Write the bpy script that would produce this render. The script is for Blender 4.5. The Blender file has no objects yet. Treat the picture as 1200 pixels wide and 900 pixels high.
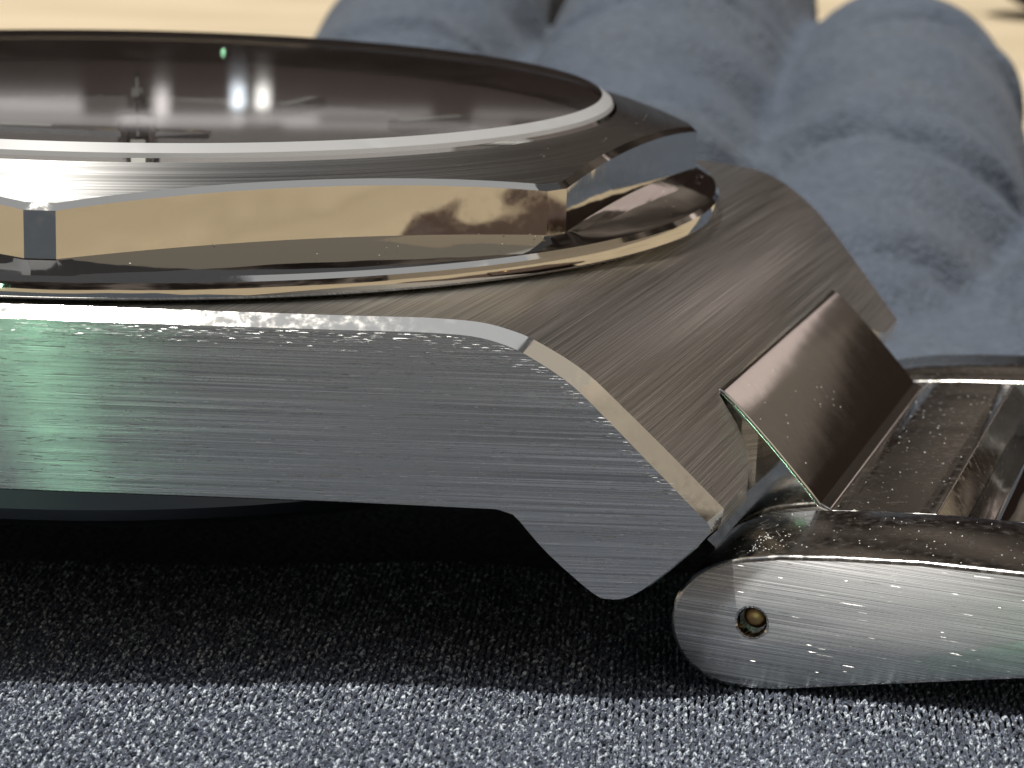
import bpy, bmesh, math, random
import numpy as np
from mathutils import Vector, Matrix, noise
random.seed(7); rng = np.random.default_rng(7)
S = 0.1                      # one Blender unit is 10 mm; everything below is written in millimetres
R = math.radians
scene = bpy.context.scene
C = scene.collection

# ------------------------------------------------------------------ camera
cam_data = bpy.data.cameras.new('camera')
cam = bpy.data.objects.new('camera', cam_data); C.objects.link(cam); scene.camera = cam
yaw, pitch, roll = .0092, .2543, .0381
f_ = Vector((math.sin(yaw)*math.cos(pitch), math.cos(yaw)*math.cos(pitch), -math.sin(pitch)))
r_ = Vector((math.cos(yaw), -math.sin(yaw), 0)); u_ = r_.cross(f_)
r2 = math.cos(roll)*r_ + math.sin(roll)*u_; u2 = -math.sin(roll)*r_ + math.cos(roll)*u_
M = Matrix((r2, u2, -f_)).transposed().to_4x4()
M.translation = Vector((12.527, -73.074, 8.857))*S
cam.matrix_world = M
cam_data.sensor_width = 36; cam_data.lens = 2495.25/1200*36
cam_data.clip_start = .05; cam_data.clip_end = 2000
cam_data.dof.use_dof = True
cam_data.dof.focus_distance = 5.65
cam_data.dof.aperture_fstop = 1.9

# ------------------------------------------------------------------ world, sun, exposure
world = bpy.data.worlds.new('World'); scene.world = world; world.use_nodes = True
wn = world.node_tree.nodes; wl = world.node_tree.links
SUN = Vector((-.19, .022, .96)).normalized()       # towards the sun
wn['Background'].inputs[0].default_value = (.115, .116, .122, 1); wn['Background'].inputs[1].default_value = 1   # dim brown interior round the sunlit table
sd = bpy.data.lights.new('sun', 'SUN'); sd.energy = 4.2; sd.angle = R(.53); sd.color = (1, .955, .88)
sun = bpy.data.objects.new('sun', sd); C.objects.link(sun)
sun.rotation_euler = SUN.to_track_quat('Z', 'Y').to_euler()
vs = scene.view_settings; vs.view_transform = 'Standard'; vs.look = 'None'; vs.exposure = .1; vs.gamma = 1
scene.cycles.use_denoising = True
scene.cycles.max_bounces = 10; scene.cycles.glossy_bounces = 6; scene.cycles.transmission_bounces = 8
scene.cycles.caustics_reflective = False; scene.cycles.caustics_refractive = False
scene.cycles.sample_clamp_indirect = 6

def area(name, loc, to, w, h, radiance, col):
    d = bpy.data.lights.new(name, 'AREA'); d.shape = 'RECTANGLE'; d.size = w*S; d.size_y = h*S; d.color = col
    d.energy = radiance*math.pi*w*h*S*S
    o = bpy.data.objects.new(name, d); C.objects.link(o); o.location = Vector(loc)*S
    o.rotation_euler = (Vector(loc)-Vector(to)).to_track_quat('Z', 'Y').to_euler(); return o
area('green_lamp', (-219, -900, 2), (-2, -20, -5), 12, 150, 60, (.45, 1, .62))                   # small green lamp left of the camera
area('link_fill_light', (-760, -1200, 70), (15, -20, -8), 520, 380, .95, (.92, .96, 1))   # unseen fill light added to brighten the side of the bracelet link
area('warm_bevel_light', (1500, -820, 1150), (20, -15, -6), 2000, 1500, .40, (1, .88, .70))   # cream light added for the reflection in the sloping lug bevel
area('overhead_bevel_light', (520, 30, 1450), (520, 30, 0), 2940, 1000, .5, (.93, .96, 1))      # overhead light added to whiten the reflection in the case bevel
for x, z, w, h, e in ((-330, 212, 70, 26, .5), (-290, 236, 150, 16, .35), (-236, 206, 10, 34, 1.1), (-222, 232, 90, 20, .5), (-150, 228, 60, 12, .5),
                      (-96, 214, 120, 10, .35), (-60, 236, 170, 14, .3), (40, 214, 90, 12, .25), (-390, 226, 12, 30, 1.2)):
    area('crystal_reflection_light', (x, 1480, z), (0, 0, 0), w, h, e*1.15, (1, .94, .92))       # unseen low lights added as blurred reflections in the crystal
for dx in (-9, 9): area('crystal_dot_light', (-171+dx, 1480, 196), (0, 0, 0), 9, 26, 3.0, (1, .98, .92) if dx > 0 else (.85, .93, 1))  # added pair of lights for two bright dots in the crystal
area('block_reflection_light', (670, 1080, 395), (20, -5, -5), 150, 190, .75, (1, .82, .76))         # added light that makes the warm patch reflected in the end block

# ------------------------------------------------------------------ helpers
def mat(name, col, rough=.5, metal=0, **kw):
    m = bpy.data.materials.new(name); m.use_nodes = True
    b = m.node_tree.nodes['Principled BSDF']
    b.inputs['Base Color'].default_value = (*col, 1); b.inputs['Roughness'].default_value = rough
    b.inputs['Metallic'].default_value = metal
    for k, v in kw.items(): b.inputs[k.replace('_', ' ')].default_value = v
    return m
def nd(m, t, **kw):
    n = m.node_tree.nodes.new('ShaderNode'+t)
    for k, v in kw.items(): setattr(n, k, v)
    return n
def lk(m, a, b): m.node_tree.links.new(a, b)
def bs(m): return m.node_tree.nodes['Principled BSDF']
def noise_tex(m, vec, scale, detail=4, rough=.55, sc=(1, 1, 1)):
    mp = nd(m, 'Mapping'); mp.inputs['Scale'].default_value = sc; lk(m, vec, mp.inputs[0])
    n = nd(m, 'TexNoise'); n.inputs['Scale'].default_value = scale
    n.inputs['Detail'].default_value = detail; n.inputs['Roughness'].default_value = rough
    lk(m, mp.outputs[0], n.inputs['Vector']); return n.outputs['Fac']
def ramp(m, fac, stops):
    r = nd(m, 'ValToRGB'); e = r.color_ramp.elements
    while len(e) < len(stops): e.new(.5)
    for k, (p, c) in enumerate(stops):
        e[k].position = p; e[k].color = (*c, 1) if len(c) == 3 else c
    lk(m, fac, r.inputs[0]); return r.outputs[0]
def maprange(m, fac, a, b, c, d):
    n = nd(m, 'MapRange'); lk(m, fac, n.inputs[0])
    for k, v in zip((1, 2, 3, 4), (a, b, c, d)): n.inputs[k].default_value = v
    return n.outputs[0]
def bump(m, h, strength, dist, normal=None):
    b = nd(m, 'Bump'); b.inputs['Strength'].default_value = strength; b.inputs['Distance'].default_value = dist
    lk(m, h, b.inputs['Height'])
    if normal: lk(m, normal, b.inputs['Normal'])
    return b.outputs[0]
def mix(m, fac, a, b, mode='MIX'):
    n = nd(m, 'Mix', data_type='RGBA', blend_type=mode)
    if isinstance(fac, float): n.inputs[0].default_value = fac
    else: lk(m, fac, n.inputs[0])
    for k, v in ((6, a), (7, b)):
        if isinstance(v, tuple): n.inputs[k].default_value = (*v, 1)
        else: lk(m, v, n.inputs[k])
    return n.outputs[2]
def math_(m, op, a, b=None):
    n = nd(m, 'Math', operation=op)
    for k, v in ((0, a), (1, b)):
        if v is None: continue
        if isinstance(v, (int, float)): n.inputs[k].default_value = v
        else: lk(m, v, n.inputs[k])
    return n.outputs[0]

def link(name, me, mats, parent=None, label=None, cat=None, kind=None, group=None, loc=None):
    o = bpy.data.objects.new(name, me); C.objects.link(o)
    for m in (mats if isinstance(mats, (list, tuple)) else [mats]): me.materials.append(m)
    if parent: o.parent = parent
    if loc is not None: o.location = Vector(loc)*S
    for k, v in (('label', label), ('category', cat), ('kind', kind), ('group', group)):
        if v: o[k] = v
    return o
def mesh(name, V, F, smooth=None, mi=None):
    """V in mm. smooth: angle in degrees under which edges are smooth"""
    me = bpy.data.meshes.new(name)
    me.from_pydata([tuple(float(c)*S for c in v) for v in V], [], [tuple(int(i) for i in f) for f in F]); me.update()
    bm = bmesh.new(); bm.from_mesh(me); bmesh.ops.recalc_face_normals(bm, faces=bm.faces)
    bm.to_mesh(me); bm.free()
    if mi is not None: me.polygons.foreach_set('material_index', mi)
    if smooth:
        me.polygons.foreach_set('use_smooth', [True]*len(me.polygons))
        me.set_sharp_from_angle(angle=R(smooth))
    return me
def lathe(prof, n=192, close=False):
    """prof: (r, z) list from the axis or rim outwards; returns V, F"""
    V = []; F = []; m = len(prof)
    for i in range(n):
        a = 2*math.pi*i/n
        for r, z in prof: V.append((r*math.cos(a), r*math.sin(a), z))
    for i in range(n):
        j = (i+1) % n
        for k in range(m-1 + (1 if close else 0)):
            l = (k+1) % m
            F.append((i*m+k, j*m+k, j*m+l, i*m+l))
    return V, F
def prism(poly, v0, v1):
    """(u, z) polygon extruded along v"""
    n = len(poly)
    V = [(u, v0, z) for u, z in poly] + [(u, v1, z) for u, z in poly]
    F = [tuple(range(n)), tuple(range(2*n-1, n-1, -1))] + [(i, (i+1) % n, n+(i+1) % n, n+i) for i in range(n)]
    return V, F
def join(*parts):
    V = []; F = []
    for v, f in parts:
        k = len(V); V += list(v); F += [tuple(i+k for i in q) for q in f]
    return V, F
def catmull(P, sub):
    P = [np.array(p, float) for p in P]; out = []
    for i in range(len(P)-1):
        a = P[max(i-1, 0)]; b = P[i]; c = P[i+1]; d = P[min(i+2, len(P)-1)]
        for k in range(sub):
            t = k/sub
            out.append(.5*((2*b)+(c-a)*t+(2*a-5*b+4*c-d)*t*t+(3*b-3*c+d-a)*t**3))
    out.append(P[-1]); return [tuple(p) for p in out]
def bevel(o, w, seg=2, ang=30):
    m = o.modifiers.new('bevel', 'BEVEL'); m.width = w*S; m.segments = seg; m.limit_method = 'ANGLE'; m.angle_limit = R(ang)
    m.harden_normals = True
    return o
def bake(o):
    """apply the modifiers"""
    dg = bpy.context.evaluated_depsgraph_get(); dg.update()
    me = bpy.data.meshes.new_from_object(o.evaluated_get(dg)); old = o.data
    o.modifiers.clear(); o.data = me; me.name = o.name
    return o
def brush_uv(me, rules):
    """UV map whose first axis runs ACROSS the brushing, second along it; rules: material index -> (across, along) vectors, in mm"""
    uv = me.uv_layers.new(name='brush') if 'brush' not in me.uv_layers else me.uv_layers['brush']
    for p in me.polygons:
        a, b = rules(p)
        for li in p.loop_indices:
            co = me.vertices[me.loops[li].vertex_index].co
            uv.data[li].uv = (co.dot(a), co.dot(b))

# ------------------------------------------------------------------ materials
STEEL = (.60, .60, .595)
def steel_brushed(name, rough=.3, depth=.5, fine=90., aniso=.75, grain_len=.9, contrast=1., tint=1.):
    """brushed steel: the grain runs along the second axis of the UV map 'brush'"""
    m = mat(name, STEEL, rough, 1, Anisotropic=aniso)
    uv = nd(m, 'UVMap', uv_map='brush')
    tg = nd(m, 'Tangent', direction_type='UV_MAP', uv_map='brush'); lk(m, tg.outputs[0], bs(m).inputs['Tangent'])
    n1 = noise_tex(m, uv.outputs[0], 1, 3, .7, (fine*1.6, grain_len*2.2, 1))
    n2 = noise_tex(m, uv.outputs[0], 1, 2, .6, (fine*.45, grain_len*.6, 1))
    n3 = noise_tex(m, uv.outputs[0], 1, 1, .5, (fine*2.4, grain_len*3.4, 1))
    h = math_(m, 'ADD', n1, math_(m, 'MULTIPLY', n2, .25))
    lk(m, bump(m, h, depth, .0022), bs(m).inputs['Normal'])
    lk(m, maprange(m, n1, .35, .7, rough*.75, rough*1.25), bs(m).inputs['Roughness'])
    lk(m, ramp(m, n3, [(.30, tuple(c*tint*(1-.5*contrast) for c in STEEL)), (.5, tuple(c*tint for c in STEEL)), (.60, tuple(c*tint*(1+.25*contrast) for c in STEEL)), (.68, tuple(min(1, c*tint*(1+.8*contrast)) for c in STEEL))]), bs(m).inputs['Base Color'])  # the palest stops paint sparkle into the colour of the grain
    return m
def steel_polished(name, rough=.04, col=(.47, .455, .43), wob=.16, var=(.7, 2.2)):
    m = mat(name, col, rough, 1)
    tc = nd(m, 'TexCoord')
    n = noise_tex(m, tc.outputs['Object'], 2.2, 2)
    w = noise_tex(m, tc.outputs['Object'], 40, 3)
    lk(m, maprange(m, w, .4, .8, rough*var[0], rough*var[1]), bs(m).inputs['Roughness'])
    lk(m, bump(m, n, wob, .03), bs(m).inputs['Normal'])
    return m
M_flank = steel_brushed('brushed_steel_flank', .20, .13, 170, 1.0, .3, .65)
M_slope = steel_brushed('brushed_steel_slope', .36, .25, 150, .55, .3, .6, 1.0)
M_link = steel_brushed('brushed_steel_link', .30, .13, 160, .95, .3, .65)
M_satin = steel_brushed('satin_steel', .2, .10, 70, .7, .25)
M_pol = steel_polished('polished_steel', .035)
M_top = steel_polished('satin_polished_steel', .16)
M_block = steel_polished('polished_block_steel', .08, wob=.04, var=(.9, 1.3))
M_edge = steel_polished('polished_edge_steel', .2, (.6, .58, .55))
M_bevel = steel_polished('polished_bevel_steel', .065, (.66, .64, .6), var=(.6, 1.9))
M_ring = steel_brushed('circular_brushed_steel', .38, .04, 60, .85, .1, .35, .55)
M_back = mat('dark_caseback', (.10, .11, .12), .32, 1)
M_brass = mat('aged_brass', (.42, .27, .12), .35, 1)

M_glass = mat('sapphire', (1, 1, 1), .0)
fr = nd(M_glass, 'Fresnel'); fr.inputs[0].default_value = 1.62; tr = nd(M_glass, 'BsdfTransparent'); gs = nd(M_glass, 'BsdfGlossy'); gs.inputs['Roughness'].default_value = .055
mx = nd(M_glass, 'MixShader'); lk(M_glass, math_(M_glass, 'MULTIPLY', fr.outputs[0], 1.5), mx.inputs[0]); lk(M_glass, tr.outputs[0], mx.inputs[1]); lk(M_glass, gs.outputs[0], mx.inputs[2])
lk(M_glass, mx.outputs[0], M_glass.node_tree.nodes['Material Output'].inputs[0])
M_frost = mat('ground_glass_edge', (.50, .51, .53), .3, 0, IOR=1.6); bs(M_frost).inputs['Transmission Weight'].default_value = .35
M_clear = mat('sapphire_underside', (1, 1, 1)); lk(M_clear, nd(M_clear, 'BsdfTransparent').outputs[0], M_clear.node_tree.nodes['Material Output'].inputs[0])
M_dial = mat('grey_dial', (.22, .21, .205), .5, .1)
tc = nd(M_dial, 'TexCoord'); lk(M_dial, bump(M_dial, noise_tex(M_dial, tc.outputs['Object'], 3, 3, .6, (1, 12, 1)), .2, .02), bs(M_dial).inputs['Normal'])
M_lume = mat('lume', (.42, .43, .40), .5)
M_flange = mat('dial_flange', (.24, .20, .19), .3, .5)

# knitted glove cloth
def cloth(name, base, scale=1.):
    m = mat(name, base, .9); b = bs(m)
    tc = nd(m, 'TexCoord'); o = tc.outputs['Object']
    big = noise_tex(m, o, 1.1, 4, .6); mid = noise_tex(m, o, 14, 4, .7); fib = noise_tex(m, o, 60, 2, .6, (1, .5, 1))
    v = nd(m, 'TexVoronoi'); v.inputs['Scale'].default_value = 30; lk(m, o, v.inputs['Vector'])
    d = tuple(c*.55 for c in base); l = tuple(min(1, c*1.45) for c in base)
    c1 = mix(m, maprange(m, mid, .2, .8, 0, 1), d, l)
    c2 = mix(m, maprange(m, big, .3, .7, .0, .55), c1, tuple(c*k for c, k in zip(base, (.75, .85, 1.05))))
    lk(m, c2, b.inputs['Base Color'])
    h = math_(m, 'ADD', math_(m, 'MULTIPLY', v.outputs['Distance'], -1.), math_(m, 'MULTIPLY', fib, .6))
    lk(m, bump(m, mid, .35, .06, bump(m, h, .7, .02)), b.inputs['Normal'])
    b.inputs['Sheen Weight'].default_value = .1; b.inputs['Sheen Roughness'].default_value = .4
    return m
M_glove = cloth('glove_cloth', (.080, .098, .125))
M_yarn = mat('glove_yarn', (.20, .225, .275), .62)
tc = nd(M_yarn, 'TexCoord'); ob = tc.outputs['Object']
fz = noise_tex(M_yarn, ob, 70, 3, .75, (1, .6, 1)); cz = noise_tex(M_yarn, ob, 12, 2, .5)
cc = ramp(M_yarn, fz, [(.40, (.012, .020, .045)), (.53, (.045, .066, .118)), (.635, (.75, .83, .92))])  # the pale stop paints bright thread highlights into the yarn colour
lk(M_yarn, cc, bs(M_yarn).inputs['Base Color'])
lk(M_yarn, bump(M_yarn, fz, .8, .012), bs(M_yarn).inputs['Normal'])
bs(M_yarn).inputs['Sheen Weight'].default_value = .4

M_table = mat('cream_table', (.6, .5, .34), .6)
tc = nd(M_table, 'TexCoord'); g = noise_tex(M_table, tc.outputs['Object'], .12, 5, .6, (1, 4, 1))
lk(M_table, ramp(M_table, g, [(.3, (.44, .36, .24)), (.6, (.59, .49, .34)), (.75, (.62, .52, .37))]), bs(M_table).inputs['Base Color'])  # darker noise zones are soft shadows put into the table colour
M_wall = mat('brown_wall', (.13, .085, .07), .8)
tc = nd(M_wall, 'TexCoord'); g = noise_tex(M_wall, tc.outputs['Object'], .05, 2, .5, (1, 1, .5))
lk(M_wall, ramp(M_wall, g, [(.36, (.05, .038, .038)), (.5, (.22, .20, .20)), (.64, (.60, .57, .56))]), bs(M_wall).inputs['Base Color'])
M_plaster = mat('cream_plaster', (.80, .68, .52), .9)
M_navy = cloth('navy_cloth', (.018, .025, .05))

# ------------------------------------------------------------------ the setting: table, room
TZ = -24.0
def box(x0, x1, y0, y1, z0, z1):
    V = [(x, y, z) for z in (z0, z1) for y in (y0, y1) for x in (x0, x1)]
    return V, [(0, 1, 3, 2), (4, 6, 7, 5), (0, 4, 5, 1), (2, 3, 7, 6), (0, 2, 6, 4), (1, 5, 7, 3)]
link('tabletop', mesh('tabletop', *box(-700, 800, -600, 900, TZ-30, TZ)), M_table, kind='structure')
bevel(C.objects['tabletop'], 4, 3)
link('floor', mesh('floor', *box(-3000, 3000, -3000, 3000, -800, -760)), M_wall, kind='structure')
link('wall_back', mesh('wall_back', *box(-3000, 3000, 1500, 1560, -760, 1900)), M_wall, kind='structure')
link('wall_front', mesh('wall_front', *box(-3000, 3000, -1560, -1500, -760, 1500)), M_wall, kind='structure')
link('wall_right', mesh('wall_right', *box(2000, 2060, -1500, 1500, -760, 1900)), M_plaster, kind='structure')

M_panel = mat('dark_reflection_panel', (.032, .016, .015), .35)
link('reflection_panel', mesh('reflection_panel', *box(-2900, 1980, 1490, 1499, -759, 330)), M_panel, kind='structure')  # unseen dark panel added to darken reflections in the block and crystal

# ------------------------------------------------------------------ the watch
ZB = -13.0
AX = R(-20.2)
watch = bpy.data.objects.new('wristwatch', None); C.objects.link(watch)
watch.location = (0, 0, ZB*S); watch.rotation_euler = (0, 0, AX)
watch['label'] = 'steel wristwatch with octagonal polished bezel and integrated metal bracelet lying on a blue-grey glove'
watch['category'] = 'wristwatch'
def sh(V): return [(a, b, c-ZB) for a, b, c in V]
def wpart(name, VF, mats, smooth=None, mi=None, parent=None, kind=None):
    me = mesh(name, sh(VF[0]), VF[1], smooth, mi)
    return link(name, me, mats, parent or watch, kind=kind)

# --- case: side outline (u, z) for u >= 0, mirrored for the other end
top = [(0, -3.71), (3, -3.71), (6, -3.71), (9, -3.71), (12, -3.71), (14.95, -3.70)]
top += catmull([(16.8, -3.68), (18.05, -3.74), (18.88, -3.95), (19.53, -4.28), (20.48, -4.95), (21.43, -5.92), (22.4, -6.96)], 4)
top += [(23.4, -8.03), (23.87, -8.52), (23.97, -8.68), (23.98, -8.82)]
bot = catmull([(23.77, -9.09), (22.81, -10.1), (22.3, -10.55), (21.95, -10.73), (21.6, -10.76), (21.2, -10.6), (20.1, -9.57), (19.4, -8.72)], 3) \
    + [(19.2, -8.5), (18.8, -8.37), (15, -8.31), (10, -8.29), (5, -8.28), (0, -8.27)]
def g_(u):
    u = abs(u); return u if u > 6 else 3+u*u/12
def vf(u): return 19.33-.368*(g_(u)-6.75)
def out_(P): return [(u+.06+.22*max(0, min(1, (u-6.7)/17)) if u > 0 else 0, 8.86+(z-8.86)*.989) for u, z in P]
top = out_(top); bot = out_(bot)
half = top+bot; ntop = len(top)
loop = half + [(-u, z) for u, z in half[-2:0:-1]]        # closed outline
n = len(loop)
def is_top(i): return i < ntop or i > n-ntop
P2 = np.array(loop); bev = []
for i in range(n):
    t = P2[(i+1) % n]-P2[i-1]; t /= np.linalg.norm(t)
    nn = np.array([-t[1], t[0]])
    if nn @ (P2[i]-np.array([0, -6])) < 0: nn = -nn
    k = i if i < ntop else (n-i if is_top(i) else None)
    w = .04 if k is None else .295+.15*max(0, min(1, (abs(P2[i][0])-19)/4))
    if k is not None and k >= ntop-2: w = .18 if k == ntop-2 else .08
    bev.append((P2[i]+nn*w, .06 if k is None else .41))
def bulge(u, q):
    """the end of the case swells outwards between the lugs; q = v / half width"""
    a = max(0, min(1, (abs(u)-16)/3.)); a = a*a*(3-2*a)
    b = max(0, min(1, (24.2-abs(u))/3.2)); b = b*b*(3-2*b)
    return math.copysign((.85*a*(.1+.9*b))*(1-q*q), u)
NV = 17
V = []; F = []; mi = []
for s in (-1, 1):
    for (u, z) in loop: V.append((u, s*vf(u), z))
base = 2*n
qs = np.linspace(-1, 1, NV)
for q in qs:
    for i in range(n):
        (u, z), d = bev[i]; vv = (vf(loop[i][0])-d)
        V.append((u+(bulge(u, q) if is_top(i) else 0), q*vv, z))
F.append(tuple(range(n))); mi.append(0); F.append(tuple(range(2*n-1, n-1, -1))); mi.append(0)
for i in range(n):
    j = (i+1) % n
    tp = is_top(i) and is_top(j)
    F.append((i, j, base+j, base+i)); mi.append(1)
    k = base+(NV-1)*n
    F.append((n+i, k+i, k+j, n+j)); mi.append(1)
    for r in range(NV-1):
        a = base+r*n; b = a+n
        F.append((a+i, a+j, b+j, b+i)); mi.append(2 if tp else 3)
# the flank bows out round the middle: triangulate the two side faces as strips instead of one polygon
F = F[2:]; mi = mi[2:]
def strip(off, flip):
    fs = []
    tops = list(range(0, ntop)); bots = [n-0 if False else 0]
    return fs
bm_side = []
for off in (0, n):
    # fan by ears through bmesh triangulation of the planar (u, z) outline
    bm = bmesh.new(); vs_ = [bm.verts.new((p[0], 0, p[1])) for p in loop]
    bm.verts.index_update()
    fc = bm.faces.new(vs_); bmesh.ops.triangulate(bm, faces=[fc])
    for t in bm.faces: bm_side.append(tuple(v.index+off for v in t.verts))
    bm.free()
F += bm_side; mi += [0]*len(bm_side)
me = mesh('case', sh(V), F, 24, None)
# recalc keeps face order, so indices stay valid
me.polygons.foreach_set('material_index', mi)
case = link('case', me, [M_flank, M_bevel, M_slope, M_back], watch)
# slot for the bracelet between the lugs (both ends)
def cutter(sgn):
    pl = [(23.0, -7.85), (23.1, -7.85), (23.6, -8.0), (24.0, -8.4), (24.3, -9.2), (24.6, -10.5), (30, -12), (30, 12), (24.6, 10.5), (24.3, 9.2), (24.0, 8.4), (23.6, 8.0), (23.1, 7.85), (23.0, 7.85)]
    k = len(pl)
    V = [(sgn*u, v, -16) for u, v in pl]+[(sgn*u, v, 0) for u, v in pl]
    F = [tuple(range(k)), tuple(range(2*k-1, k-1, -1))]+[(i, (i+1) % k, k+(i+1) % k, k+i) for i in range(k)]
    # undercut that frees the space between the lug feet
    V2 = [(sgn*u, v, z) for u, v, z in box(19.6, 22.6, -7.85, 7.85, -16, -8.6)[0]]
    return [(V, F), (V2, box(0, 1, 0, 1, 0, 1)[1])]
for sgn in (1, -1):
    for VF in cutter(sgn):
        co = link('cutter', mesh('cutter', sh(VF[0]), VF[1]), M_pol, watch)
        md = case.modifiers.new('slot', 'BOOLEAN'); md.operation = 'DIFFERENCE'; md.solver = 'EXACT'; md.object = co
bake(case)
for o in [o for o in C.objects if o.name.startswith('cutter')]: bpy.data.objects.remove(o)
case.data.set_sharp_from_angle(angle=R(24))
fu = Vector((math.cos(R(20.2)), math.sin(R(20.2)), 0))
def case_rule(p):
    nz = p.normal
    if p.material_index == 0:
        return Vector((0, 0, 1)), (fu if nz.y*p.center.x < 0 else Vector((fu.x, -fu.y, 0)))
    t = Vector((0, 1, 0)); a = t.cross(nz)
    a = Vector((a.x, 0, a.z)); a = a.normalized() if a.length > .1 else Vector((1, 0, 0))
    if p.material_index == 2:      # one continuous chart over the slope
        return Vector((math.copysign(.75, p.center.x), 0, -.66)), t
    return a, t
brush_uv(case.data, case_rule)

# tilted slivers added over the brushed steel to act as glints
def slivers(items):
    V = []; F = []
    for p, t, up, w, l in items:      # centre, direction, width direction
        k = len(V); p = np.array(p); t = np.array(t); up = np.array(up)
        for a, b in ((-1, 0), (-.4, -1), (.5, -1), (1, 0), (.4, 1), (-.5, 1)): V.append(tuple(p+t*l*.5*a+up*w*.5*b))
        F.append(tuple(range(k, k+6)))
    return V, F
def flank_items():
    out = []
    tf = np.array([math.cos(R(20.2)), math.sin(R(20.2)), 0]); nf = np.array([math.sin(R(20.2)), -math.cos(R(20.2)), 0])
    tops = sorted(top); lows = sorted(bot)
    def zt_(u): return float(np.interp(u, [a for a, b in tops[:-1]], [b for a, b in tops[:-1]]))
    def zb_(u): return float(np.interp(u, [0, 19.1, 19.7, 21.9, 22.6, 24.1], [-8.08, -8.16, -8.68, -10.5, -10.25, -8.7]))
    for k in range(1500):
        u = rng.uniform(4, 23.6); a, b = zb_(u)+.06, zt_(u)-.05
        if b-a < .1: continue
        edge = rng.random() < .28
        z = b-abs(rng.normal())*.28 if edge else rng.uniform(a, b)
        if z < a: continue
        l = (.12+rng.exponential(.10)) if edge else (.14+rng.exponential(.24)); w = rng.uniform(.006, .012)
        p = np.array([u, -vf(u), z])+nf*.006
        tl = math.cos(R(rng.uniform(25, 50))); upv = np.array([0, 0, 1])*tl-nf*math.sqrt(1-tl*tl)
        out.append((p+nf*w*.4, tf+np.array([0, 0, rng.normal(0, .015)]), upv, w, min(l, 1.2)))
    return out
M_glint = steel_polished('glint_steel', .38, (.62, .62, .62))
wpart('grain_glint', slivers(flank_items()), M_glint, kind='stuff')

# --- bezel: turned ring below, octagon with blunted corners above
AP, CR = 17.96, 19.27
def r_oct(a):
    r = 1e9
    for k in range(8):
        for c, dd in ((math.cos(a-k*math.pi/4), AP), (math.cos(a-(k+.5)*math.pi/4), CR)):
            if c > .1: r = min(r, dd/c)
    return r
half_w = math.acos(AP/ (AP/math.cos(math.atan2((CR-AP*math.cos(math.pi/8))/math.sin(math.pi/8), AP))))
ca = math.atan2((CR-AP*math.cos(math.pi/8))/math.sin(math.pi/8), AP)    # angle from facet centre to where the blunt corner starts
angs = []
for k in range(8):
    c = k*math.pi/4
    angs += list(c+np.linspace(-ca, ca, 34)) + list(c+np.linspace(ca, math.pi/4-ca, 5))[1:-1]
def cone(r): return -.16-(r-16.5)*.235-(max(0, r-17.4))**2*.02
def ledge(r): return -2.02-(r-17.9)*.165
V = []; rows = []
for a in angs:
    ro = r_oct(a)
    prof = [(15.9, -.9), (16.38, -.9), (16.42, -.15), (16.6, cone(16.6)), (17.0, cone(17.0)), (ro-.5, cone(ro-.5)), (ro-.2, cone(ro-.2)), (ro-.0, cone(ro)-.11),
            (ro+.02, ledge(ro)), (ro+.12, ledge(ro)-.02), (19.72, -2.47), (19.9, -2.56), (20.02, -2.70), (20.05, -2.84), (20.05, -3.08), (20.0, -3.15), (19.72, -3.29), (19.4, -3.42)]
    rows.append(len(V)); V += [(r*math.cos(a), r*math.sin(a), z) for r, z in prof]
m_ = len(prof); F = []; mi = []
for i in range(len(angs)):
    a = rows[i]; b = rows[(i+1) % len(angs)]
    for k in range(m_-1):
        F.append((a+k, b+k, b+k+1, a+k+1)); mi.append(1 if 2 <= k <= 5 else 0)
me = mesh('bezel', sh(V), F, 14); me.polygons.foreach_set('material_index', mi)
bezel = link('bezel', me, [M_pol, M_ring], watch)
def radial_rule(p):
    c = Vector((p.center.x, p.center.y, 0)).normalized(); return c, Vector((-c.y, c.x, 0))
def polar_uv(me):
    uv = me.uv_layers.new(name='brush')
    for p in me.polygons:
        a0 = math.atan2(p.center.y, p.center.x)
        for li in p.loop_indices:
            c = me.vertices[me.loops[li].vertex_index].co; a = math.atan2(c.y, c.x)
            if a-a0 > math.pi: a -= 2*math.pi
            if a0-a > math.pi: a += 2*math.pi
            uv.data[li].uv = (c.xy.length, a*1.8)
polar_uv(bezel.data)

# --- crystal, gasket, dial, flange, indices, hands
V, F = lathe([(0, .38), (8, .37), (13, .35), (15.9, .30), (16.24, .08), (16.3, -.05), (16.3, -.85), (15.6, -.9), (0, -.9)], 256)
def lathe_fix(V, F): return V, F
me = mesh('crystal', sh(V), F, 12)
bm = bmesh.new(); bm.from_mesh(me); bmesh.ops.remove_doubles(bm, verts=bm.verts, dist=1e-5); bmesh.ops.recalc_face_normals(bm, faces=bm.faces)
for f in bm.faces:
    rr = f.calc_center_median().xy.length/S; zz = f.calc_center_median().z/S+ZB
    f.material_index = 1 if rr > 15.95 and zz > -.2 else (2 if zz < -.3 else 0)
bm.to_mesh(me); bm.free()
crystal = link('crystal', me, [M_glass, M_frost, M_clear], watch)
wpart('dial', lathe([(0.01, -2.3), (15.6, -2.3), (15.6, -2.8), (0.01, -2.8)], 128, True), M_dial, 30)
wpart('dial_flange', lathe([(15.75, -.95), (15.7, -1.1), (14.9, -2.26), (15.9, -2.26), (15.9, -.95)], 192, True), M_flange, 20)
idx = mesh('hour_marker', *box(-1.7, 1.7, -.38, .38, 0, .38))
lum = mesh('marker_lume', *box(-1.45, 1.45, -.2, .2, .30, .42))
first = True
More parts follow.
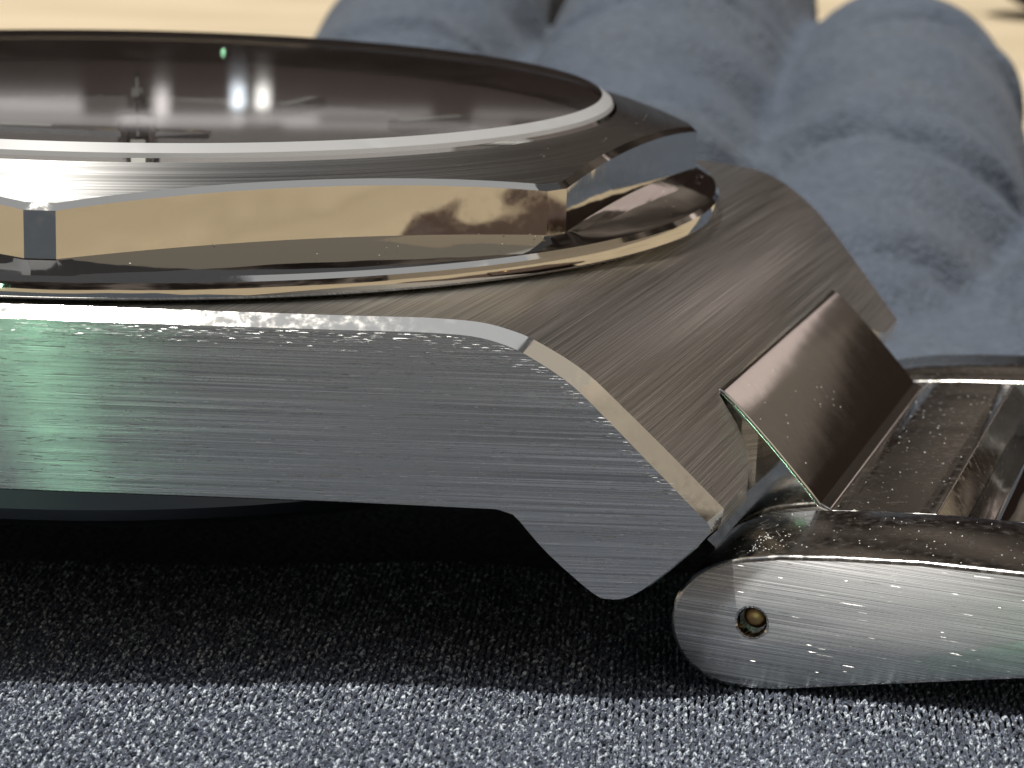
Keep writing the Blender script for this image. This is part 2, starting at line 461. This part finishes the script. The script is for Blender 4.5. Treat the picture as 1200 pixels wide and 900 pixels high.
for h in range(12):
    a = h*math.pi/6
    for off in ((-.55, .55) if h == 0 else (0,)):
        o = bpy.data.objects.new('hour_marker', idx); C.objects.link(o); o.parent = watch
        if first: idx.materials.append(M_pol); lum.materials.append(M_lume)
        o.location = Vector((12.7*math.cos(a)-off*math.sin(a), 12.7*math.sin(a)+off*math.cos(a), -2.3-ZB))*S; o.rotation_euler = (0, 0, a)
        q = bpy.data.objects.new('marker_lume', lum); C.objects.link(q); q.parent = o; first = False
tick = mesh('minute_tick', *box(-.35, .35, -.07, .07, 0, .05)); tick.materials.append(M_lume)
for k in range(60):
    if k % 5 == 0: continue
    a = k*math.pi/30
    o = bpy.data.objects.new('minute_tick', tick); C.objects.link(o); o.parent = watch
    o.location = Vector((14.4*math.cos(a), 14.4*math.sin(a), -2.3-ZB))*S; o.rotation_euler = (0, 0, a)
def hand(name, L, w, z, ang, tail=2.5):
    pl = [(-tail, -w*.5), (0, -w), (L*.85, -w*.7), (L, 0), (L*.85, w*.7), (0, w), (-tail, w*.5)]
    k = len(pl)
    V = [(x, y, z) for x, y in pl]+[(x, y*.7, z+.18) for x, y in pl]
    F = [tuple(range(k)), tuple(range(2*k-1, k-1, -1))]+[(i, (i+1) % k, k+(i+1) % k, k+i) for i in range(k)]
    c, s = math.cos(ang), math.sin(ang)
    o = wpart(name, ([(x*c-y*s, x*s+y*c, zz) for x, y, zz in V], F), M_pol)
    q = [(L*.35, -w*.4), (L*.8, -w*.35), (L*.8, w*.35), (L*.35, w*.4)]
    VV = [(x*c-y*s, x*s+y*c, zz) for zz in (z+.1, z+.22) for x, y in q]
    wpart('hand_lume', (VV, [(0, 1, 2, 3), (7, 6, 5, 4), (0, 1, 5, 4), (1, 2, 6, 5), (2, 3, 7, 6), (3, 0, 4, 7)]), M_lume, parent=o)
hand('hour_hand', 8.5, .8, -1.75, R(200)); hand('minute_hand', 12.5, .6, -1.5, R(-60)); hand('second_hand', 13.5, .12, -1.25, R(120), 4)
wpart('hand_pinion', lathe([(.01, -1.0), (.6, -1.02), (.7, -1.1), (.7, -2.3)], 32), M_pol, 30)

# --- caseback
V, F = lathe([(0.01, -10.35), (16.2, -10.3), (17.3, -10.15), (18.2, -9.75), (18.6, -9.55), (18.75, -9.2), (18.7, -8.2)], 160)
cb = wpart('caseback', (V, F), M_back, 25); brush_uv(cb.data, lambda p: (Vector((1, 0, 0)), Vector((0, 1, 0))))

# --- bracelet
nose = catmull([(25.0, -9.36), (24.4, -9.58), (23.75, -9.98), (23.33, -10.6), (23.18, -11.2), (23.28, -11.9), (23.65, -12.46), (24.3, -12.88), (25.1, -13.0), (26.2, -12.88)], 4)
def link_profile(dz=0):
    a = [(37.6, -9.1), (36.5, -8.85), (34.5, -8.7), (32.2, -8.62), (29.7, -8.72), (27.5, -8.93), (26.0, -9.13)]
    b = [(28.2, -12.42), (32.5, -11.45), (36.5, -10.9), (37.6, -10.7), (38.1, -10.2), (38.1, -9.5)]
    return [(u, z+dz) for u, z in a+nose+b]
def side_brush(me):
    def rule(p):
        nn = p.normal
        if abs(nn.y) > .7: return Vector((0, 0, 1)), Vector((1, 0, 0))
        return Vector((.9, 0, -.3)), Vector((0, 1, 0))
    brush_uv(me, rule)
def ztop(u):
    pts = [(25, -9.36), (26, -9.13), (27.5, -8.93), (29.7, -8.72), (32.2, -8.62), (34.5, -8.7), (36.5, -8.85), (37.6, -9.1)]
    return float(np.interp(u, [p[0] for p in pts], [p[1] for p in pts]))
prof = link_profile()
bar = [(u, ztop(u)-.03) for u in np.linspace(29.35, 26.45, 7)]
bar = [(29.95, ztop(29.5)-.7)]+bar+[(26.36, ztop(26.4)-.12), (26.35, -12.2), (29.95, -11.6)]
floor_ = [(31.3, -10.6), (25.7, -10.8), (25.7, -11.6), (31.3, -11.2)]
def rail(s):
    o = wpart('bracelet_rail', prism(prof, s*8.05, s*12.4), [M_link, M_top, M_edge], 28)
    bevel(o, .13, 3, 40); bake(o)
    for p in o.data.polygons:
        ny = abs(p.normal.y); p.material_index = 0 if ny > .98 else (2 if .15 < ny else 1)
    return o
lb = rail(-1); lb2 = rail(1)
cross = wpart('link_crossbar', prism(bar, -8.04, 8.04), [M_top], 28); bevel(cross, .05, 2, 30); bake(cross)
def rail_items():
    out = []; nf = np.array([0, -1, 0])
    for k in range(150):
        u = rng.uniform(23.6, 37); b = ztop(max(u, 25.2))-.16-(.9*max(0, 24.8-u)); a = float(np.interp(u, [23.6, 25, 28.2, 32.5, 37], [-12.2, -12.8, -12.3, -11.35, -10.8]))
        z = rng.uniform(a, b); l = .08+rng.exponential(.13); w = rng.uniform(.005, .010); tl = math.cos(R(rng.uniform(25, 50)))
        if math.hypot(u-25.4, z+11.08) < .6+l*.5: continue
        out.append((np.array([u, -12.405, z])+nf*w*.4, np.array([1, 0, rng.normal(0, .015)]), np.array([0, 0, 1])*tl-nf*math.sqrt(1-tl*tl), w, min(l, 1.1)))
    return out
wpart('grain_glint', slivers(rail_items()), M_glint, kind='stuff', parent=lb)  # added glint slivers on the rail face
# pin hole
hole = link('cutter', mesh('cutter', sh(*[[(25.4+.43*math.cos(a), v, -11.08+.43*math.sin(a)) for v in (-13, -11.6) for a in np.linspace(0, 2*math.pi, 25)[:-1]]]),
            [tuple(range(24)), tuple(range(47, 23, -1))]+[(i, (i+1) % 24, 24+(i+1) % 24, 24+i) for i in range(24)]), M_pol, watch)
md = lb.modifiers.new('hole', 'BOOLEAN'); md.operation = 'DIFFERENCE'; md.solver = 'EXACT'; md.object = hole
bake(lb); bpy.data.objects.remove(hole)
for o in (lb, lb2, cross): o.data.set_sharp_from_angle(angle=R(28)); side_brush(o.data)
def cyl_v(cu, cz, prof, nn=32):
    """turned piece about an axis along v; prof: (r, v)"""
    V = []; F = []; m = len(prof)
    for i in range(nn):
        a = 2*math.pi*i/nn
        V += [(cu+r*math.cos(a), v, cz+r*math.sin(a)) for r, v in prof]
    for i in range(nn):
        j = (i+1) % nn
        F += [(i*m+k, j*m+k, j*m+k+1, i*m+k+1) for k in range(m-1)]
    return V, F
wpart('link_pin', cyl_v(25.42, -11.03, [(.005, -12.2), (.16, -12.19), (.27, -12.12), (.33, -12.0), (.33, -11.6)]), M_brass, 40, parent=lb)
V, F = cyl_v(25.4, -11.08, [(.46, -12.41), (.40, -12.38), (.36, -12.2), (.40, -12.0), (.46, -12.0)], 48)
V = [(u+(.025*rng.normal() if abs(v+12.2) < .1 else 0), v, z+(.025*rng.normal() if abs(v+12.2) < .1 else 0)) for u, v, z in V]
wpart('pin_sleeve', (V, F), M_pol, None, parent=lb)

# end piece: polished block between the lugs
arc = catmull([(22.72, -7.2), (22.68, -6.65), (22.74, -6.3), (22.95, -6.14), (23.3, -6.36), (24.0, -6.98), (24.9, -7.86), (25.75, -8.74)], 4)
blockp = arc+[(26.05, -9.08), (26.42, -9.2), (26.42, -9.6), (25.75, -9.8), (25.6, -11.3), (24.0, -11.6), (22.72, -10.6)]
eb = wpart('end_link_block', prism(blockp, -7.68, 7.68), M_block, 30); bevel(eb, .10, 3, 40); bake(eb)
# recess floor and the next centre piece
wpart('link_floor', prism(floor_, -8.2, 8.2), M_pol)
cp = catmull([(30.75, -9.5), (30.78, -9.05), (31.0, -8.86), (31.6, -8.72), (33, -8.66), (35, -8.75), (36.6, -8.95), (37.1, -9.2), (37.15, -9.7)], 3)+[(37, -10.9), (31, -11.5), (30.75, -10.6)]
cl = wpart('centre_link', prism(cp, -7.9, 7.9), M_pol, 30); bevel(cl, .10, 3, 40); bake(cl)

# ------------------------------------------------------------------ dust and lint on the metal
def specks():
    V = []; F = []
    def fleck(p, nrm, size, elong):
        k = len(V); nrm = Vector(nrm).normalized(); t = nrm.orthogonal().normalized(); t.rotate(Matrix.Rotation(rng.uniform(0, 6.28), 3, nrm)); b = nrm.cross(t)
        m = 5
        for h, sc in ((.0, 1), (.35, .6)):
            for i in range(m):
                a = 2*math.pi*i/m; rr = size*.72*sc*rng.uniform(.7, 1.2)
                V.append(tuple(Vector(p)+t*math.cos(a)*rr*elong+b*math.sin(a)*rr+nrm*size*h))
        F.append(tuple(k+m+i for i in range(m)))
        for i in range(m): F.append((k+i, k+(i+1) % m, k+m+(i+1) % m, k+m+i))
    # bezel edges
    for _ in range(70):
        a = rng.uniform(-2.2, .5); fleck((20.04*math.cos(a), 20.04*math.sin(a), -3.33), (0, 0, 1), rng.uniform(.01, .035), 1.6)
    for _ in range(40):
        a = rng.uniform(-2.2, .5); r = rng.uniform(18.6, 19.6) if rng.random() < .6 else r_oct(a)+.1
        fleck((r*math.cos(a), r*math.sin(a), ledge(r)+.02), (0, 0, 1), rng.uniform(.01, .03), 1.5)
    for _ in range(30):
        a = rng.uniform(-2.0, .5); r = rng.uniform(16.7, 17.7)
        fleck((r*math.cos(a), r*math.sin(a), cone(r)), (0, 0, 1), rng.uniform(.008, .02), 1.5)
    # end block and link tops
    for _ in range(28):
        t = rng.random()**.7; u = 23.1+2.6*t; z = float(np.interp(u, [p[0] for p in arc[12:]], [p[1] for p in arc[12:]]))
        fleck((u, rng.uniform(-7.4, 0), z), (.7, 0, .7), rng.uniform(.008, .028), 1.6)
    for _ in range(60):
        u = rng.uniform(26.5, 29.2); fleck((u, rng.uniform(-8, 6), ztop(u)-.03), (0, 0, 1), rng.uniform(.008, .03), 1.6)
    for _ in range(70):
        u = 24.6+8*rng.random()**1.6; v = -12.2+4*rng.random(); fleck((u, v, ztop(u) if u > 25 else -9.4), (0, 0, 1), rng.uniform(.008, .028), 1.6)
    for _ in range(60):      # gathered at the root of the block
        u = 25.0+abs(rng.normal())*.5; fleck((u, -11.8+rng.random()*1.8, ztop(u)), (0, 0, 1), rng.uniform(.012, .03), 1.4)
    for _ in range(50):      # lug slope
        q = rng.random(); u = 21.5+2.3*q; z = -5.92-1.083*(u-21.43)+.36
        fleck((u+.3, -11.6+rng.random()*4, z-.1), (.7, 0, .7), rng.uniform(.008, .022), 1.5)
    return V, F
M_dust = mat('dust', (.85, .85, .82), .5)
wpart('dust_speck', specks(), M_dust, kind='stuff')

# ------------------------------------------------------------------ the gloved hand
def sstep(a, b, x):
    t = np.clip((x-a)/(b-a), 0, 1); return t*t*(3-2*t)
def palm_z(x, y):
    x = np.asarray(x, float); y = np.asarray(y, float)
    z = -13.45+.42*np.exp(-((x-11.5)/5.5)**2)+.095*np.maximum(0, x-16)*sstep(14, 20, x)*sstep(34, 26, x)+.095*10*sstep(26, 34, x)
    z = z+.12*np.sin(x*.31+.5)*np.sin(y*.27)
    hollow = sstep(-12, -2, y)*sstep(22, 12, y)
    return z+0*hollow
root = bpy.data.objects.new('gloved_hand', None); C.objects.link(root); root.location = (12*S, 10*S, TZ*S)
root['label'] = 'open hand in a blue-grey knitted glove, palm under the watch, four fingers stretching away'
root['category'] = 'gloved hand'
def tube(path, sub=6, nn=28):
    """path: (x, y, z, r); a round tube with domed ends"""
    P = np.array(catmull(path, sub)); V = []; F = []
    d0 = P[1]-P[0]; d0 = d0/np.linalg.norm(d0[:3]); d1 = P[-1]-P[-2]; d1 = d1/np.linalg.norm(d1[:3])
    pre = []; post = []
    for k in (85, 65, 45, 25): pre.append(np.array([*(P[0][:3]-d0[:3]*P[0][3]*math.sin(R(k))), P[0][3]*math.cos(R(k))]))
    for k in (20, 40, 58, 74, 86): post.append(np.array([*(P[-1][:3]+d1[:3]*P[-1][3]*math.sin(R(k))), P[-1][3]*math.cos(R(k))]))
    P = np.array(pre+list(P)+post)
    for i in range(len(P)):
        t = P[min(i+1, len(P)-1)][:3]-P[max(i-1, 0)][:3]; t /= np.linalg.norm(t)
        a = np.cross(t, (0, 0, 1)); a /= np.linalg.norm(a); b = np.cross(a, t)
        for j in range(nn):
            th = 2*math.pi*j/nn
            V.append(tuple(P[i][:3]+P[i][3]*(math.cos(th)*a+math.sin(th)*b)))
    for i in range(len(P)-1):
        for j in range(nn):
            k = (j+1) % nn; F.append((i*nn+j, i*nn+k, (i+1)*nn+k, (i+1)*nn+j))
    F.append(tuple(range(nn))); F.append(tuple(range(len(V)-1, len(V)-nn-1, -1)))
    return V, F
# palm slab
xs = np.linspace(-45, 58, 60); ys = np.linspace(-150, 48, 90); V = []
X, Y = np.meshgrid(xs, ys)
xr = 36+22*sstep(-42, -22, Y)
edge = np.clip(np.minimum(np.minimum(X+45, xr-X), np.minimum(Y+150, 60-Y)), 0, None)
Z = palm_z(X, Y)-.62-3*sstep(30, 90, -Y)-9.5*(1-np.sqrt(np.clip(1-(1-np.clip(edge/7, 0, 1))**2, 0, 1)))
nx, ny = len(xs), len(ys)
V = [(X[j, i], Y[j, i], Z[j, i]) for j in range(ny) for i in range(nx)]+[(X[j, i], Y[j, i], TZ+.3) for j in range(ny) for i in range(nx)]
F = []
for j in range(ny-1):
    for i in range(nx-1):
        a = j*nx+i; F.append((a, a+1, a+nx+1, a+nx)); b = a+nx*ny; F.append((b, b+nx, b+nx+1, b+1))
for j in range(ny-1):
    for i in (0, nx-1):
        a = j*nx+i; F.append((a, a+nx, a+nx+nx*ny, a+nx*ny))
for i in range(nx-1):
    for j in (0, ny-1):
        a = j*nx+i; F.append((a, a+1, a+1+nx*ny, a+nx*ny))
palm = (V, F)
FING = [
    [(2, 28, -21, 8.6), (4, 50, -16, 8.6), (6, 72, -11, 8.4), (8.5, 95, -6.5, 8.2), (11, 112, -3, 7.5)],
    [(17, 22, -22, 9), (19.3, 42, -16.5, 9), (21.8, 62, -11, 9.0), (23.8, 75, -7.8, 9.1), (28, 98, -2, 9), (31, 114, 1.5, 8)],
    [(24, 18, -22.5, 8.6), (29.3, 34, -19, 8.9), (34.6, 50, -14.8, 9.2), (37.9, 64, -11.2, 8.8), (39.6, 74, -9.2, 8.3), (40.2, 80, -8.8, 7.4)],
    [(36, 0, -22, 8.8), (41, 20, -20, 8.8), (46, 34, -17.5, 8.8), (54, 50, -15, 8.7), (63, 64, -13.8, 8.5), (72, 76, -13.5, 8)],
]
VF = join(palm, *[tube(p) for p in FING])
me = mesh('glove', VF[0], VF[1])
glove = link('glove', me, M_glove)
md = glove.modifiers.new('remesh', 'REMESH'); md.mode = 'VOXEL'; md.voxel_size = .6*S
md = glove.modifiers.new('smooth', 'SMOOTH'); md.iterations = 6; md.factor = .6
bake(glove); me = glove.data
if not me.materials: me.materials.append(M_glove)
# folds and slack of the knit over the fingers
co = np.empty(len(me.vertices)*3); me.vertices.foreach_get('co', co); co = co.reshape(-1, 3)
no = np.empty(len(me.vertices)*3); me.vertices.foreach_get('normal', no); no = no.reshape(-1, 3)
for i in range(len(co)):
    p = co[i]/S
    k = min(1, max(0, (p[1]-22)/8))
    if k <= 0: continue
    d = .7*noise.noise(Vector((p[0]*.09, p[1]*.04, p[2]*.09)))+.7*noise.noise(Vector((p[0]*.07+9, p[1]*.19, p[2]*.1)))-.7*max(0, .25-abs(noise.noise(Vector((p[0]*.04+3, p[1]*.11, p[2]*.1)))))+.05*noise.noise(Vector((p[0]*.5, p[1]*.5, p[2]*.5)))
    for y0, amp in ((31, .3), (45.5, .5), (48, .2), (66, .5), (69, .2), (88, .45)):
        yy = p[1]-y0-1.2*math.sin(p[0]*.42+y0)-.35*noise.noise(Vector((p[0]*.3, y0, 0)))
        if abs(yy) < 4: d -= amp*math.exp(-(yy/.75)**2)-.45*amp*math.exp(-((abs(yy)-2)/1.)**2)
    co[i] += no[i]*d*k*S
me.vertices.foreach_set('co', co.ravel()); me.polygons.foreach_set('use_smooth', [True]*len(me.polygons)); me.update()
me.transform(Matrix.Translation(-root.location)); glove.parent = root

# knitted stitches on the palm where the camera is close: leaf-shaped yarn loops in slanted courses
def stitches():
    px, py = .36, .27
    V = []; F = []
    prof = [(-1, .25), (-.5, .85), (.1, 1.), (.6, .75), (1, .2)]
    ring = 5
    base_ = []
    for s, r in prof:
        for j in range(ring):
            th = math.pi*(j/(ring-1))
            base_.append((s, math.cos(th)*r, math.sin(th)*r))
    base_ = np.array(base_)
    bf = []
    for i in range(len(prof)-1):
        for j in range(ring-1):
            a = i*ring+j; bf.append((a, a+1, a+ring+1, a+ring))
    bf = np.array(bf)
    xs = np.arange(-9, 36, px); ys = np.arange(-28.5, -11.0, py)
    GX, GY = np.meshgrid(xs, ys); row = np.arange(len(ys))[:, None]+0*GX
    GX = GX+(row % 2)*px*.5+ .05*row*px
    GX = GX.ravel()+rng.normal(0, .014, GX.size); GY = GY.ravel()+rng.normal(0, .012, GX.size); row = row.ravel()
    # 2 legs per stitch
    allV = []; allF = []; k = 0
    for leg in (-1, 1):
        n_ = len(GX)
        ang = np.where(leg > 0, R(48), R(84))+rng.normal(0, .15, n_)
        L = .175*rng.uniform(.85, 1.15, n_); W = .056*rng.uniform(.8, 1.2, n_); H = .115*rng.uniform(.75, 1.3, n_)
        cx = GX+leg*px*.22; cy = GY
        lx = base_[None, :, 0]*L[:, None]; ly = base_[None, :, 1]*W[:, None]; lz = base_[None, :, 2]*H[:, None]
        tilt = rng.normal(.25, .25, n_)[:, None]
        wx = cx[:, None]+lx*np.cos(ang)[:, None]-ly*np.sin(ang)[:, None]
        wy = cy[:, None]+lx*np.sin(ang)[:, None]+ly*np.cos(ang)[:, None]
        wz = palm_z(cx, cy)[:, None]-.05+lz+lx*tilt
        allV.append(np.stack([wx, wy, wz], -1).reshape(-1, 3))
        allF.append((bf[None]+np.arange(n_)[:, None, None]*len(base_)).reshape(-1, 4)+k); k += n_*len(base_)
    # stray fibres: thin flat slivers standing out of the yarn
    n_ = 16000
    fx = rng.uniform(-9, 36, n_); fy = rng.uniform(-28.5, -13, n_); a = rng.uniform(0, 2*math.pi, n_); l = rng.uniform(.05, .16, n_); el = rng.uniform(.1, .7, n_)
    z0 = palm_z(fx, fy)+.02
    d = np.stack([np.cos(a)*np.cos(el), np.sin(a)*np.cos(el), np.sin(el)], -1)*l[:, None]
    s_ = np.stack([-np.sin(a), np.cos(a), 0*a], -1)*.011
    p0 = np.stack([fx, fy, z0], -1)
    up = np.array([0, 0, .012])
    q = np.stack([p0-s_, p0+s_, p0+d*.5+s_+up*3, p0+d*.5-s_+up*3, p0+d+s_*.3, p0+d-s_*.3], 1).reshape(-1, 3)
    allV.append(q)
    ff = np.array([(0, 1, 2, 3), (3, 2, 4, 5)])
    allF.append((ff[None]+np.arange(n_)[:, None, None]*6).reshape(-1, 4)+k)
    V = np.concatenate(allV)*S-np.array(root.location); F = np.concatenate(allF)
    me = bpy.data.meshes.new('knit_stitch')
    me.vertices.add(len(V)); me.vertices.foreach_set('co', V.ravel())
    me.loops.add(F.size); me.loops.foreach_set('vertex_index', F.ravel().astype(np.int32))
    me.polygons.add(len(F)); me.polygons.foreach_set('loop_start', np.arange(0, F.size, 4, dtype=np.int32))
    me.polygons.foreach_set('use_smooth', np.ones(len(F), bool))
    me.update(calc_edges=True); me.validate()
    return me
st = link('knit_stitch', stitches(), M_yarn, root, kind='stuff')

# ------------------------------------------------------------------ things beyond the hand
nv, nf = tube([(125, 365, TZ+18, 18), (160, 375, TZ+24, 24), (210, 375, TZ+23, 23), (260, 365, TZ+18, 18)], 6, 24)
nb = mesh('cloth_bundle', nv, nf, 60)
o = link('cloth_bundle', nb, M_navy, label='dark navy cloth bundle blurred on the cream table beyond the rightmost fingertips', cat='cloth')

pv, pf = box(-24, 24, -32, 32, 0, 11)
po = bpy.data.objects.new('reflected_pouch', None); C.objects.link(po); po.location = (92*S, -42*S, TZ*S); po.rotation_euler = (0, 0, R(-18))  # unseen pouch, added to be mirrored dark in the bezel facet
po['label'] = 'dark brown leather pouch right of the glove, unseen, added for a dark reflection in the bezel'; po['category'] = 'pouch'
M_leather = mat('brown_leather', (.055, .026, .018), .5)
tc = nd(M_leather, 'TexCoord'); vv = nd(M_leather, 'TexVoronoi'); vv.inputs['Scale'].default_value = 14; lk(M_leather, tc.outputs['Object'], vv.inputs['Vector'])
lk(M_leather, bump(M_leather, vv.outputs['Distance'], .4, .03), bs(M_leather).inputs['Normal'])
o = link('pouch_body', mesh('pouch_body', pv, pf), M_leather, po); bevel(o, 4, 4)
o = link('flap', mesh('flap', *box(-24.6, 24.6, 4, 32.8, 11, 12.6)), M_leather, po); bevel(o, .7, 3)
vv_, ff_ = lathe([(0.01, 14), (2, 13.8), (2.8, 13.1), (2.9, 12.5)], 32)
o = link('snap_button', mesh('snap_button', [(a, b+10, c) for a, b, c in vv_], ff_, 40), M_brass, po)
